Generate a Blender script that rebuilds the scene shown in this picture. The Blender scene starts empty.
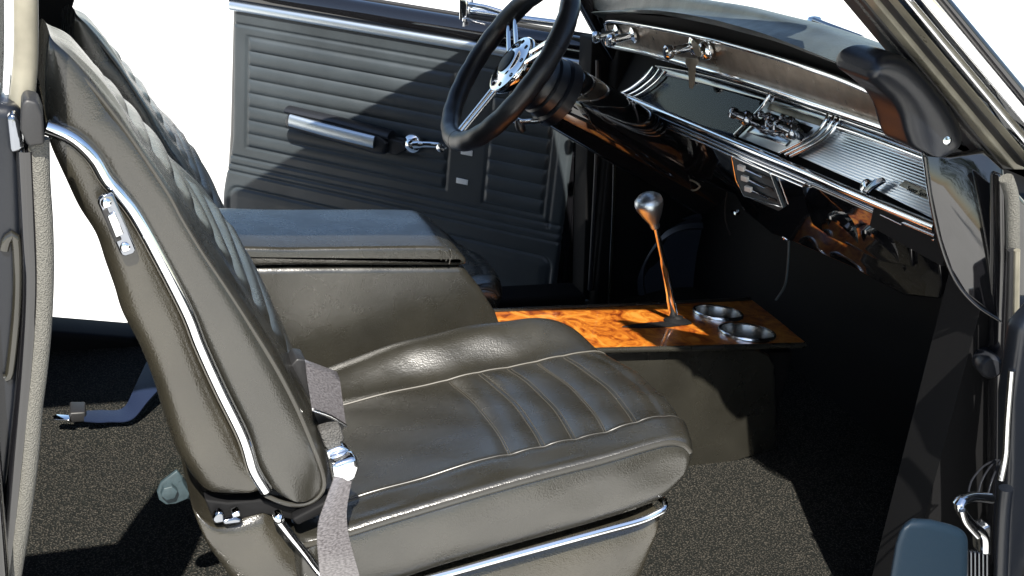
import bpy, math, random
from mathutils import Vector, Matrix
random.seed(4)
R = math.radians
S = bpy.context.scene
# ------------------------------------------------------------------ camera
CAMP, CAMY, CAMR, FPX = R(22), R(23), R(6), 1184.0
C0 = Vector((0, 0, 1.5))
Fw = Vector((math.sin(CAMY)*math.cos(CAMP), math.cos(CAMY)*math.cos(CAMP), -math.sin(CAMP)))
Rt = Vector((math.cos(CAMY), -math.sin(CAMY), 0)); Up = Rt.cross(Fw)
Rt, Up = math.cos(CAMR)*Rt + math.sin(CAMR)*Up, -math.sin(CAMR)*Rt + math.cos(CAMR)*Up
cd = bpy.data.cameras.new('camera'); cam = bpy.data.objects.new('camera', cd); S.collection.objects.link(cam)
cd.sensor_width = 36; cd.lens = FPX*36/1024; cd.clip_end = 2000; cd.clip_start = 0.02
cam.matrix_world = Matrix(((Rt.x, Up.x, -Fw.x, C0.x), (Rt.y, Up.y, -Fw.y, C0.y), (Rt.z, Up.z, -Fw.z, C0.z), (0, 0, 0, 1)))
S.camera = cam
# ------------------------------------------------------------------ light
SUNV = Vector((-0.27, -0.81, 1.0)).normalized()
w = bpy.data.worlds.new('World'); S.world = w; w.use_nodes = True
nt = w.node_tree; bg = nt.nodes['Background']; sk = nt.nodes.new('ShaderNodeTexSky'); sk.sky_type = 'NISHITA'
sk.sun_disc = False; sk.sun_elevation = math.asin(SUNV.z); sk.sun_rotation = math.atan2(SUNV.x, SUNV.y)
sk.air_density = 1.0; sk.dust_density = 0.6
nt.links.new(sk.outputs[0], bg.inputs[0]); bg.inputs[1].default_value = 0.08
ld = bpy.data.lights.new('sun', 'SUN'); ld.energy = 5.0; ld.angle = R(0.5); ld.color = (1, .95, .86)
sun = bpy.data.objects.new('sun', ld); S.collection.objects.link(sun); sun.rotation_euler = SUNV.to_track_quat('Z', 'Y').to_euler()
S.view_settings.view_transform = 'Standard'; S.view_settings.look = 'None'
S.view_settings.exposure = 1.4; S.view_settings.gamma = 1
# ------------------------------------------------------------------ pixel -> point on a chosen world plane
def ray(px, py): return Fw + Rt*((px-512)/FPX) - Up*((py-288)/FPX)
def Py(px, py, y): d = ray(px, py); return C0 + d*((y-C0.y)/d.y)
def Pz(px, py, z): d = ray(px, py); return C0 + d*((z-C0.z)/d.z)
def Px(px, py, x): d = ray(px, py); return C0 + d*((x-C0.x)/d.x)
class Plane:
    def __init__(s, a, b, c):
        s.a = Vector(a); s.u = (Vector(b)-s.a).normalized(); n = s.u.cross(Vector(c)-s.a).normalized()
        if n.dot(C0-s.a) < 0: n = -n
        s.n = n; s.v = n.cross(s.u)
    def on(s, px, py, off=0):
        d = ray(px, py); t = ((s.a+s.n*off-C0).dot(s.n))/d.dot(s.n); return C0+d*t
    def uv(s, p): q = Vector(p)-s.a; return q.dot(s.u), q.dot(s.v)
# ------------------------------------------------------------------ materials
def mat(name, col, rough=.5, metal=0, coat=0, spec=.5, bump=None, var=None, coat_r=.05, aniso=0):
    m = bpy.data.materials.new(name); m.use_nodes = True; N = m.node_tree.nodes; L = m.node_tree.links
    b = N['Principled BSDF']; b.inputs['Base Color'].default_value = (*col, 1); b.inputs['Roughness'].default_value = rough
    b.inputs['Metallic'].default_value = metal; b.inputs['Coat Weight'].default_value = coat; b.inputs['Coat Roughness'].default_value = coat_r
    b.inputs['Specular IOR Level'].default_value = spec
    tc = N.new('ShaderNodeTexCoord')
    def noise(sc, det=3, kind='noise'):
        if kind == 'vor': t = N.new('ShaderNodeTexVoronoi'); t.inputs['Scale'].default_value = sc; L.new(tc.outputs['Object'], t.inputs['Vector']); return t.outputs['Distance']
        t = N.new('ShaderNodeTexNoise'); t.inputs['Scale'].default_value = sc; t.inputs['Detail'].default_value = det; L.new(tc.outputs['Object'], t.inputs['Vector']); return t.outputs['Fac']
    if bump:
        h = None
        for (kind, sc, dist, st) in bump:
            bp = N.new('ShaderNodeBump'); bp.inputs['Distance'].default_value = dist; bp.inputs['Strength'].default_value = st
            L.new(noise(sc, 3, kind), bp.inputs['Height'])
            if h: L.new(h, bp.inputs['Normal'])
            h = bp.outputs['Normal']
        L.new(h, b.inputs['Normal'])
    if var:   # (scale, dark factor, light factor, roughness spread)
        f = noise(var[0], 6); r = N.new('ShaderNodeMapRange'); r.inputs['From Min'].default_value = .3; r.inputs['From Max'].default_value = .7
        r.inputs['To Min'].default_value = 0; r.inputs['To Max'].default_value = 1; L.new(f, r.inputs['Value'])
        mx = N.new('ShaderNodeMix'); mx.data_type = 'RGBA'; mx.inputs['A'].default_value = (*[c*var[1] for c in col], 1); mx.inputs['B'].default_value = (*[c*var[2] for c in col], 1)
        L.new(r.outputs['Result'], mx.inputs['Factor']); L.new(mx.outputs['Result'], b.inputs['Base Color'])
        if len(var) > 3:
            f2 = noise(var[0]*2.3, 5); r2 = N.new('ShaderNodeMapRange'); r2.inputs['From Min'].default_value = .3; r2.inputs['From Max'].default_value = .7
            r2.inputs['To Min'].default_value = rough-var[3]; r2.inputs['To Max'].default_value = rough+var[3]; L.new(f2, r2.inputs['Value']); L.new(r2.outputs['Result'], b.inputs['Roughness'])
    return m
M = {}
LB = [('noise', 18, .0025, .3), ('noise', 150, .0007, .2), ('vor', 460, .0004, .4), ('noise', 900, .0003, .3)]
M['leather'] = mat('black_leather', (.0180, .0170, .0135), .28, spec=1.0, bump=LB, var=(9, .75, 1.25, .05))
M['shell'] = mat('seat_back_vinyl', (.024, .0215, .0155), .25, spec=.9, bump=[('noise', 10, .0012, .3), ('noise', 130, .0007, .35), ('vor', 520, .0004, .5)], var=(12, .75, 1.25, .06))
M['piping'] = mat('piping_vinyl', (.035, .033, .028), .3, spec=.7)
M['stitch'] = mat('stitch_thread', (.065, .06, .05), .5)
M['doorvinyl'] = mat('door_vinyl', (.031, .038, .043), .40, spec=.5, bump=[('vor', 700, .0003, .35), ('noise', 40, .002, .2)], var=(7, .8, 1.2, .05))
M['pad'] = mat('dash_pad_vinyl', (.045, .056, .058), .38, spec=.6, bump=[('vor', 500, .0006, .5), ('noise', 60, .002, .3)], var=(14, .7, 1.3, .05))
M['rubber'] = mat('black_rubber', (.014, .014, .015), .5, bump=[('noise', 200, .001, .3)])
M['vinylblack'] = mat('black_soft_plastic', (.012, .013, .016), .36, bump=[('noise', 300, .0005, .3)])
M['gloss'] = mat('gloss_black_paint', (.005, .005, .006), .06, coat=1, coat_r=.03, bump=[('noise', 9, .004, .12)])
M['capblack'] = mat('pad_cap_plastic', (.005, .0065, .010), .32, bump=[('noise', 300, .0004, .3)])
M['gauge'] = mat('dark_gauge_face', (.03, .045, .055), .5)
M['satin'] = mat('satin_metal', (.66, .72, .76), .36, metal=1)
M['podvinyl'] = mat('speaker_pod_vinyl', (.03, .035, .045), .3)
M['dark'] = mat('matt_black', (.004, .004, .0045), .7, spec=.2)
M['chrome'] = mat('chrome', (.82, .84, .86), .07, metal=1, bump=[('noise', 30, .001, .12)])
M['chromesoft'] = mat('worn_chrome', (.78, .79, .80), .17, metal=1, bump=[('noise', 90, .001, .3)])
M['alu'] = mat('brushed_aluminium', (.62, .66, .70), .28, metal=1)
M['bronze'] = mat('brown_trim_metal', (.20, .165, .13), .34, metal=.75, var=(30, .75, 1.25, .08))
M['windlace'] = mat('woven_windlace', (.10, .097, .085), .8, bump=[('vor', 700, .0015, .8)], var=(500, .75, 1.2))
M['windlacedark'] = mat('dark_woven_windlace', (.05, .048, .045), .7, bump=[('vor', 420, .002, .9)], var=(300, .5, 1.5))
M['jamb'] = mat('olive_grey_painted_metal', (.018, .017, .013), .15, coat=.6, var=(16, .8, 1.15, .06), bump=[('noise', 20, .003, .25)])
M['post'] = mat('tan_metal_and_reflection', (.22, .205, .16), .35, metal=.3, var=(25, .7, 1.2, .08))
M['bluegrey'] = mat('blue_grey_primer', (.03, .048, .056), .5, var=(90, .8, 1.2))
M['navy'] = mat('navy_vinyl', (.004, .012, .022), .55, spec=.3, bump=[('vor', 600, .0004, .4)])
M['white'] = mat('white_plastic', (.75, .75, .72), .4)
M['webbing'] = mat('grey_woven_webbing', (.20, .185, .19), .3, spec=.9)
M['ground'] = mat('pale_concrete', (.62, .61, .58), .8, bump=[('noise', 12, .01, .3)], var=(.8, .92, 1.05))
M['chromedark'] = mat('dark_chrome', (.30, .32, .36), .12, metal=1)
M['steel'] = mat('turned_steel', (.42, .41, .38), .25, metal=1, var=(60, .8, 1.2))
def webb():
    m = M['webbing']; N = m.node_tree.nodes; L = m.node_tree.links; b = N['Principled BSDF']
    tc = N.new('ShaderNodeTexCoord'); wv = N.new('ShaderNodeTexWave'); wv.inputs['Scale'].default_value = 45; wv.bands_direction = 'X'; wv.inputs['Distortion'].default_value = .6
    L.new(tc.outputs['UV'], wv.inputs['Vector']); bp = N.new('ShaderNodeBump'); bp.inputs['Distance'].default_value = .0006; bp.inputs['Strength'].default_value = .35
    L.new(wv.outputs['Fac'], bp.inputs['Height']); L.new(bp.outputs['Normal'], b.inputs['Normal']) if 0 else None
    n = N.new('ShaderNodeTexNoise'); mp = N.new('ShaderNodeMapping'); mp.inputs['Scale'].default_value = (240, 600, 1); L.new(tc.outputs['UV'], mp.inputs['Vector']); L.new(mp.outputs['Vector'], n.inputs['Vector']); n.inputs['Scale'].default_value = 1; n.inputs['Detail'].default_value = 2
    cr = N.new('ShaderNodeValToRGB'); cr.color_ramp.elements[0].position = .35; cr.color_ramp.elements[0].color = (.055, .05, .052, 1); cr.color_ramp.elements[1].position = .65; cr.color_ramp.elements[1].color = (.14, .132, .136, 1)
    L.new(n.outputs['Fac'], cr.inputs['Fac']); L.new(cr.outputs['Color'], b.inputs['Base Color'])
webb()
def carpet():
    m = mat('black_loop_carpet', (.05, .046, .04), .85); M['carpet'] = m; N = m.node_tree.nodes; L = m.node_tree.links; b = N['Principled BSDF']
    b.inputs['Specular IOR Level'].default_value = .2
    tc = N.new('ShaderNodeTexCoord'); v = N.new('ShaderNodeTexVoronoi'); v.inputs['Scale'].default_value = 290; v.inputs['Randomness'].default_value = 1
    ns = N.new('ShaderNodeTexNoise'); ns.inputs['Scale'].default_value = 90; mx0 = N.new('ShaderNodeMix'); mx0.data_type = 'RGBA'; mx0.inputs['Factor'].default_value = .008
    L.new(tc.outputs['Object'], ns.inputs['Vector']); L.new(tc.outputs['Object'], mx0.inputs['A']); L.new(ns.outputs['Color'], mx0.inputs['B']); L.new(mx0.outputs['Result'], v.inputs['Vector'])
    cr = N.new('ShaderNodeValToRGB'); cr.color_ramp.elements[0].position = .08; cr.color_ramp.elements[0].color = (.085, .076, .062, 1)
    cr.color_ramp.elements[1].position = .50; cr.color_ramp.elements[1].color = (.006, .007, .006, 1)
    L.new(v.outputs['Distance'], cr.inputs['Fac']); L.new(cr.outputs['Color'], b.inputs['Base Color'])
    bp = N.new('ShaderNodeBump'); bp.invert = True; bp.inputs['Distance'].default_value = .004; bp.inputs['Strength'].default_value = 1
    L.new(v.outputs['Distance'], bp.inputs['Height']); L.new(bp.outputs['Normal'], b.inputs['Normal'])
carpet()
def burl():
    m = mat('burl_wood_veneer', (.4, .15, .03), .35, coat=1, coat_r=.04); M['wood'] = m; N = m.node_tree.nodes; L = m.node_tree.links; b = N['Principled BSDF']
    tc = N.new('ShaderNodeTexCoord'); n1 = N.new('ShaderNodeTexNoise'); n1.inputs['Scale'].default_value = 17; n1.inputs['Detail'].default_value = 8; n1.inputs['Roughness'].default_value = .65; n1.inputs['Distortion'].default_value = 1.6
    mp = N.new('ShaderNodeMapping'); mp.inputs['Scale'].default_value = (1.3, 1, 1); L.new(tc.outputs['Object'], mp.inputs['Vector']); L.new(mp.outputs['Vector'], n1.inputs['Vector'])
    cr = N.new('ShaderNodeValToRGB'); e = cr.color_ramp.elements; e[0].position = .36; e[0].color = (.14, .022, .004, 1); e[1].position = .64; e[1].color = (.66, .28, .045, 1)
    x = e.new(.45); x.color = (.38, .095, .010, 1); x = e.new(.55); x.color = (.56, .19, .020, 1)
    L.new(n1.outputs['Fac'], cr.inputs['Fac'])
    v = N.new('ShaderNodeTexVoronoi'); v.inputs['Scale'].default_value = 45; mx0 = N.new('ShaderNodeMix'); mx0.data_type = 'RGBA'; mx0.inputs['Factor'].default_value = .12
    L.new(tc.outputs['Object'], mx0.inputs['A']); L.new(n1.outputs['Color'], mx0.inputs['B']); L.new(mx0.outputs['Result'], v.inputs['Vector'])
    r2 = N.new('ShaderNodeValToRGB'); r2.color_ramp.elements[0].position = .04; r2.color_ramp.elements[0].color = (.35, .25, .2, 1); r2.color_ramp.elements[1].position = .22; r2.color_ramp.elements[1].color = (1, 1, 1, 1)
    L.new(v.outputs['Distance'], r2.inputs['Fac']); mm = N.new('ShaderNodeMix'); mm.data_type = 'RGBA'; mm.blend_type = 'MULTIPLY'; mm.inputs['Factor'].default_value = .8
    L.new(cr.outputs['Color'], mm.inputs['A']); L.new(r2.outputs['Color'], mm.inputs['B']); L.new(mm.outputs['Result'], b.inputs['Base Color'])
burl()
def ribbed():
    m = mat('ribbed_aluminium', (.70, .78, .86), .28, metal=1); M['ribbed'] = m; N = m.node_tree.nodes; L = m.node_tree.links; b = N['Principled BSDF']
    tc = N.new('ShaderNodeTexCoord'); wv = N.new('ShaderNodeTexWave'); wv.bands_direction = 'Y'; wv.inputs['Scale'].default_value = 75
    L.new(tc.outputs['UV'], wv.inputs['Vector']); bp = N.new('ShaderNodeBump'); bp.inputs['Distance'].default_value = .0006; bp.inputs['Strength'].default_value = .5
    L.new(wv.outputs['Fac'], bp.inputs['Height']); L.new(bp.outputs['Normal'], b.inputs['Normal'])
    cr = N.new('ShaderNodeValToRGB'); cr.color_ramp.elements[0].color = (.55, .62, .70, 1); cr.color_ramp.elements[1].color = (.85, .9, .95, 1); L.new(wv.outputs['Fac'], cr.inputs['Fac']); L.new(cr.outputs['Color'], b.inputs['Base Color'])
ribbed()
def pane(name, col, rough, keep):
    m = bpy.data.materials.new(name); m.use_nodes = True; N = m.node_tree.nodes; L = m.node_tree.links; N.remove(N['Principled BSDF'])
    t = N.new('ShaderNodeBsdfTransparent'); t.inputs[0].default_value = (*col, 1); g = N.new('ShaderNodeBsdfGlossy'); g.inputs['Roughness'].default_value = rough
    fr = N.new('ShaderNodeFresnel'); fr.inputs[0].default_value = keep or 1.4; mx = N.new('ShaderNodeMixShader'); mx.inputs[0].default_value = .05
    if keep: L.new(fr.outputs[0], mx.inputs[0])
    L.new(t.outputs[0], mx.inputs[1]); L.new(g.outputs[0], mx.inputs[2]); L.new(mx.outputs[0], N['Material Output'].inputs[0]); return m
M['glass'] = pane('window_glass', (.95, .98, .97), .01, None)
M['lens'] = pane('smoked_lens', (.75, .82, .86), .05, 1.28)
# ------------------------------------------------------------------ builders
ORG = {}
def link(o, parent=None):
    S.collection.objects.link(o)
    if parent is not None: o.parent = parent; ORG[o] = ORG[parent]
    else: ORG[o] = Vector((0, 0, 0))
def props(o, label=None, cat=None, group=None, kind=None):
    if label: o['label'] = label
    if cat: o['category'] = cat
    if group: o['group'] = group
    if kind: o['kind'] = kind
    return o
def thing(name, loc, label, cat, group=None):
    o = bpy.data.objects.new(name, None); o.empty_display_size = .05; S.collection.objects.link(o); o.location = loc; ORG[o] = Vector(loc)
    return props(o, label, cat, group)
def mesh(name, vs, fs, m, parent=None, smooth=True, bevel=0, seg=3, uvs=None, subsurf=0, angle=40):
    org = ORG[parent] if parent is not None else Vector((0, 0, 0))
    me = bpy.data.meshes.new(name); me.from_pydata([tuple(Vector(v)-org) for v in vs], [], fs); me.validate()
    import bmesh
    bm = bmesh.new(); bm.from_mesh(me); bmesh.ops.recalc_face_normals(bm, faces=bm.faces[:]); bm.to_mesh(me); bm.free()
    if uvs:
        ul = me.uv_layers.new(name='UVMap')
        for lp in me.loops: ul.data[lp.index].uv = uvs[lp.vertex_index]
    me.materials.append(M[m] if isinstance(m, str) else m)
    if smooth:
        for p in me.polygons: p.use_smooth = True
        if angle: me.set_sharp_from_angle(angle=R(angle))
    o = bpy.data.objects.new(name, me); link(o, parent)
    if bevel:
        b = o.modifiers.new('bevel', 'BEVEL'); b.width = bevel; b.segments = seg; b.limit_method = 'ANGLE'; b.angle_limit = R(35); b.harden_normals = False
        for p in me.polygons: p.use_smooth = True
        for e in me.edges: e.use_edge_sharp = False
    if subsurf: s = o.modifiers.new('sub', 'SUBSURF'); s.levels = s.render_levels = subsurf
    return o
def cr(pts, n, closed=False):
    P = [Vector(p) for p in pts]; k = len(P)
    def seg(i, t):
        g = (lambda j: P[j % k]) if closed else (lambda j: P[max(0, min(k-1, j))])
        a, b, c, d = g(i-1), g(i), g(i+1), g(i+2)
        return .5*((2*b)+(c-a)*t+(2*a-5*b+4*c-d)*t*t+(3*b-a-3*c+d)*t**3)
    dense = []; ns = k if closed else k-1
    for i in range(ns):
        for j in range(16): dense.append(seg(i, j/16))
    dense.append(P[0].copy() if closed else P[-1].copy())
    L = [0]
    for a, b in zip(dense, dense[1:]): L.append(L[-1]+(b-a).length)
    out = []; j = 0; m = n if closed else n-1
    for i in range(n):
        s = L[-1]*i/m
        while j < len(L)-2 and L[j+1] < s: j += 1
        f = (s-L[j])/max(1e-9, L[j+1]-L[j]); out.append(dense[j].lerp(dense[j+1], min(1, max(0, f))))
    return out
def tube(name, pts, r, m, parent=None, n=10, closed=False, spl=0, flat=1.0, flatdir=None, cap=True, **kw):
    P = cr(pts, spl, closed) if spl else [Vector(p) for p in pts]
    k = len(P); vs = []; fs = []
    nrm = None
    for i, p in enumerate(P):
        t = (P[(i+1) % k]-P[i-1]) if closed else (P[min(k-1, i+1)]-P[max(0, i-1)])
        t.normalize()
        if flatdir is not None: nrm = (Vector(flatdir)-t*Vector(flatdir).dot(t)).normalized()
        elif nrm is None: nrm = t.orthogonal().normalized()
        else: nrm = (nrm-t*nrm.dot(t)).normalized()
        b = t.cross(nrm); rr = r[min(i*len(r)//k, len(r)-1)] if isinstance(r, (list, tuple)) else r
        for j in range(n):
            a = 2*math.pi*j/n; vs.append(p+nrm*(math.cos(a)*rr*flat)+b*(math.sin(a)*rr))
    for i in range(k if closed else k-1):
        for j in range(n): a = i*n+j; b2 = i*n+(j+1) % n; c = ((i+1) % k)*n+(j+1) % n; d = ((i+1) % k)*n+j; fs.append((a, b2, c, d))
    if not closed and cap: fs.append(tuple(range(n-1, -1, -1))); fs.append(tuple((k-1)*n+j for j in range(n)))
    return mesh(name, vs, fs, m, parent, **kw)
def lathe(name, o, d, prof, m, parent=None, n=32, caps=True, **kw):
    o = Vector(o); d = Vector(d).normalized(); a = d.orthogonal().normalized(); b = d.cross(a); vs = []; fs = []
    for (r, h) in prof:
        for j in range(n): t = 2*math.pi*j/n; vs.append(o+d*h+(a*math.cos(t)+b*math.sin(t))*max(r, 1e-5))
    for i in range(len(prof)-1):
        for j in range(n): fs.append((i*n+j, i*n+(j+1) % n, (i+1)*n+(j+1) % n, (i+1)*n+j))
    if caps: fs.append(tuple(range(n))); fs.append(tuple((len(prof)-1)*n+j for j in range(n)))
    return mesh(name, vs, fs, m, parent, **kw)
def prism(name, pts, vec, m, parent=None, bevel=0, seg=3, uvp=None, **kw):
    P = [Vector(p) for p in pts]; n = len(P); v = Vector(vec); vs = P+[p+v for p in P]
    fs = [tuple(range(n)), tuple(range(2*n-1, n-1, -1))]+[(i, (i+1) % n, n+(i+1) % n, n+i) for i in range(n)]
    uvs = [uvp.uv(q) for q in vs] if uvp else None
    return mesh(name, vs, fs, m, parent, bevel=bevel, seg=seg, uvs=uvs, **kw)
def plate(name, pl, pix, th, m, parent=None, off=0, bevel=.0015, **kw):
    return prism(name, [pl.on(x, y, off) for x, y in pix], -pl.n*th, m, parent, bevel=bevel, uvp=pl, **kw)
def side(name, pix, y, depth, m, parent=None, bevel=0, **kw):
    return prism(name, [Py(a, b, y) for a, b in pix], (0, depth, 0), m, parent, bevel=bevel, **kw)
def box(name, a, b, m, parent=None, bevel=0, **kw):
    x0, y0, z0 = a; x1, y1, z1 = b
    return prism(name, [(x0, y0, z0), (x1, y0, z0), (x1, y1, z0), (x0, y1, z0)], (0, 0, z1-z0), m, parent, bevel=bevel, **kw)
def grid(name, rows, m, parent=None, close_u=False, caps=False, **kw):
    nr, nc = len(rows), len(rows[0]); vs = [p for r in rows for p in r]; fs = []
    for i in range(nr-1):
        for j in range(nc if close_u else nc-1): fs.append((i*nc+j, i*nc+(j+1) % nc, (i+1)*nc+(j+1) % nc, (i+1)*nc+j))
    if caps: fs.append(tuple(range(nc))); fs.append(tuple((nr-1)*nc+j for j in range(nc)))
    return mesh(name, vs, fs, m, parent, **kw)
def ribbon(name, mid, half, m, parent=None, th=.0015, spl=30, thdir=(0, -1, 0)):
    # mid: centre points, half: half-width vectors
    P = cr(mid, spl); H = cr(half, spl); rows = []; uvs = []; L = 0; td = Vector(thdir)
    for i, (p, h) in enumerate(zip(P, H)):
        if i: L += (p-P[i-1]).length
        row = []
        for s in (-1, -.5, 0, .5, 1): row.append(p+h*s+td*(th*(1-.6*s*s))); uvs.append((s*h.length, L))
        for s in (1, .5, 0, -.5, -1): row.append(p+h*s-td*th); uvs.append((s*h.length, L))
        rows.append(row)
    nc = 10; vs = [q for r in rows for q in r]; fs = []
    for i in range(len(rows)-1):
        for j in range(nc): fs.append((i*nc+j, i*nc+(j+1) % nc, (i+1)*nc+(j+1) % nc, (i+1)*nc+j))
    fs.append(tuple(range(nc))); fs.append(tuple((len(rows)-1)*nc+j for j in range(nc)))
    return mesh(name, vs, fs, m, parent, uvs=uvs)
def inset(poly, d):      # poly of (x,z) moved inwards by d in small steps, corners relaxed so that nothing folds
    n = len(poly); A = sum(poly[i][0]*poly[(i+1) % n][1]-poly[(i+1) % n][0]*poly[i][1] for i in range(n)); sg = 1 if A > 0 else -1
    P = list(poly); steps = max(1, int(abs(d)/.0012)); st = d/steps
    for _ in range(steps):
        out = []
        for i in range(n):
            a, b, c = P[i-3], P[i], P[(i+3) % n]
            tx, tz = c[0]-a[0], c[1]-a[1]; l = math.hypot(tx, tz) or 1; out.append((b[0]-sg*tz/l*st, b[1]+sg*tx/l*st))
        if d > 0: out = [((out[i-1][0]+out[(i+1) % n][0]+2*out[i][0])/4, (out[i-1][1]+out[(i+1) % n][1]+2*out[i][1])/4) for i in range(n)]
        P = out
    return P
def smooth01(t): t = max(0, min(1, t)); return t*t*(3-2*t)

# =================================================================== SETTING
FZ = .38
Y0 = 1.12
prism('ground', [(-120, -120, -.30), (120, -120, -.30), (120, 120, -.30), (-120, 120, -.30)], (0, 0, -.1), 'ground', smooth=False); props(bpy.data.objects['ground'], kind='structure')
# carpet sheet with slight undulation
rows = []
for i in range(61):
    x = -1.1+i*2.6/60
    rows.append([Vector((x, 1.10+j*1.34/40, FZ+.006*math.sin(x*7+j*.2)*math.sin(j*.31)+(.05*smooth01((x-1.2)/.3)))) for j in range(41)])
o = grid('floor', rows, 'carpet'); props(o, kind='structure', label='black loop pile carpet on the car floor')

# =================================================================== CAR BODY
body = thing('car_body', (0, 1.1, 0), 'glossy black car body shell around the cabin, with roof pillars and sills', 'car')
box('floor_pan', (-1.4, 1.0, .25), (1.6, 2.52, .36), 'dark', body)
box('sill', (-1.3, .97, .24), (1.22, 1.098, .405), 'gloss', body, bevel=.015)
# driver side sill, gently crowned
prism('sill', [Vector((x, 2.36, z)) for x, z in ((-.9, .20), (-.9, .415), (-.25, .432), (-.03, .424), (.15, .395), (.4, .41), (.8, .435), (1.2, .435), (1.2, .2))], (0, .09, 0), 'dark', body, bevel=.012)
# driver side quarter panel: rear edge of the door opening leans forward to the roof
prism('quarter_panel', [Py(88, -60, 2.45), Py(75, 0, 2.45), Py(54, 70, 2.45), Py(43, 150, 2.45), Py(38, 240, 2.45), Py(36, 325, 2.45), Vector((-.1, 2.45, .3)), Vector((-1.3, 2.45, .3)), Vector((-1.3, 2.45, 1.3)), Vector((-.2, 2.45, 1.36))], (0, .1, 0), 'dark', body, bevel=.01)
box('quarter_panel', (-1.3, 1.0, .2), (-.05, 1.08, 1.08), 'gloss', body, bevel=.01)
box('rear_bulkhead', (-1.32, 1.0, .3), (-1.2, 2.5, 1.1), 'dark', body)
# roof, crowned
rows = []
for i in range(13):
    x = -1.3+i*(.96+1.3)/12; zc = 1.36+.05*math.sin(math.pi*(.15+.85*i/12))
    rows.append([Vector((x, 1.30+(2.38-1.30)*j/12, zc+.025*math.sin(math.pi*j/12))) for j in range(13)])
rf = grid('roof', rows, 'gloss', body); sm = rf.modifiers.new('th', 'SOLIDIFY'); sm.thickness = .035; sm.offset = -1
prism('firewall', [(1.50, 1.0, .3), (1.62, 1.0, .3), (1.62, 1.0, 1.06), (1.50, 1.0, 1.06)], (0, 1.5, 0), 'dark', body)
# cowl and hood ahead of the glass
prism('cowl', [(1.50, 1.0, 1.03), (1.60, 1.0, 1.0), (1.60, 1.0, .97), (1.50, 1.0, 1.0)], (0, 1.5, 0), 'gloss', body)
box('fender', (1.23, .94, .15), (1.7, 1.06, .93), 'gloss', body, bevel=.02)
box('added_side_block', (1.135, 1.10, .3), (1.5, 1.17, 1.075), 'dark', body)  # unseen block added to keep the sun out of the footwell
box('driver_cowl_side', (1.27, 2.44, .3), (1.7, 2.52, 1.03), 'dark', body) if False else None
# driver-side front post and kick panel with round speaker pod
kp = prism('kick_panel', [(1.245, 2.40, .38), (1.62, 2.40, .38), (1.62, 2.40, 1.04), (1.215, 2.40, 1.04)], (0, .09, 0), 'dark', body, bevel=.008)
prism('front_post', [Py(592, 40, 2.44), Py(588, 120, 2.44), Py(583, 300, 2.44), Py(608, 300, 2.44), Py(613, 40, 2.44)], (0, .07, 0), 'dark', body, bevel=.004)
tube('post_weatherstrip', [Py(598, 60, 2.42), Py(597, 150, 2.42), Py(590, 290, 2.42)], .006, 'vinylblack', body, spl=20)
tube('post_trim', [Py(615, 120, 2.38), Py(614, 200, 2.38), Py(609, 306, 2.38)], .005, 'jamb', body, spl=20)
pod = lathe('speaker_pod', Py(690, 275, 2.385), (-.25, -1, .12), [(.165, -.05), (.162, .0), (.15, .012), (.143, .008), (.138, .018), (.126, .022), (.120, .014), (.112, .014), (.06, .004), (0, .0)], 'podvinyl', body, n=64)
# far A pillar, in shadow
tube('windshield_pillar', [Vector((1.24, 2.44, 1.0)), Vector((1.08, 2.40, 1.2)), Vector((.95, 2.30, 1.385))], .03, 'gloss', body, spl=14)
tube('windshield_header', [Vector((.97, 2.30, 1.38)), Vector((.95, 1.8, 1.42)), Vector((.97, 1.34, 1.38))], .025, 'gloss', body, spl=14)
# windshield
rows = []
for i in range(9):
    t = i/8; rows.append([Vector((1.46*(1-t)+.98*t+.06*math.sin(math.pi*j/12), 1.2+1.17*j/12+(.06 if 0 else 0), 1.04*(1-t)+1.40*t)) for j in range(13)])
grid('windshield', rows, 'glass', body)

prism('added_sun_block', [(1.36, 1.02, 1.0), (1.64, 1.02, 1.0), (1.64, 1.02, 1.02), (1.36, 1.02, 1.02)], (0, 1.5, 0), 'dark', body)  # unseen shelf added to keep the sun off the firewall
box('added_sun_block', (1.12, 1.17, .985), (1.45, 1.33, 1.03), 'dark', body)  # unseen block added to stop sun reaching the footwell carpet
# near A pillar: parallel drip, channel and weatherstrip bands (pixel offsets measured across the pillar)
def band(name, x0, x1, y, m, th=.02, top=-70, botx=None, boty=230, bev=.002):
    sl = (973-871)/123.0
    f = lambda x, yy: (x+sl*yy*1.0, yy)
    curve = lambda x, k: f(x, k)
    pts = []
    ys = [top, 0, 60, 123, 170]
    L = [Py(*f(x0, k), y) for k in ys]; Rr = [Py(*f(x1, k), y) for k in ys]
    return prism(name, L+Rr[::-1], (0, th, 0), m, body, bevel=bev)
band('pillar_inner', 862, 874, 1.135, 'rubber', .05)
band('pillar_channel', 873, 889, 1.115, 'post', .05)  # gloss black paint; the ground it mirrors is put in as tan colour
band('pillar_weatherstrip', 888, 899, 1.095, 'rubber', .04, bev=.005)
band('pillar_channel', 898, 906, 1.075, 'post', .03)
band('drip_rail', 905, 914, 1.06, 'chrome', .03, bev=.001)
band('drip_rail', 914, 921, 1.05, 'post', .03)
band('pillar_molding', 921, 938, 1.035, 'chrome', .03, bev=.002)
band('pillar_skin', 937, 955, 1.03, 'gloss', .03, bev=.008)
tube('windlace', [Py(858-40, -50, 1.15), Py(862, 2, 1.15), Py(903, 52, 1.15), Py(945, 103, 1.15), Py(966, 128, 1.15), Py(990, 160, 1.14), Py(1003, 185, 1.12), Py(1006, 215, 1.1)], .0055, 'windlacedark', body, spl=60)
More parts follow.
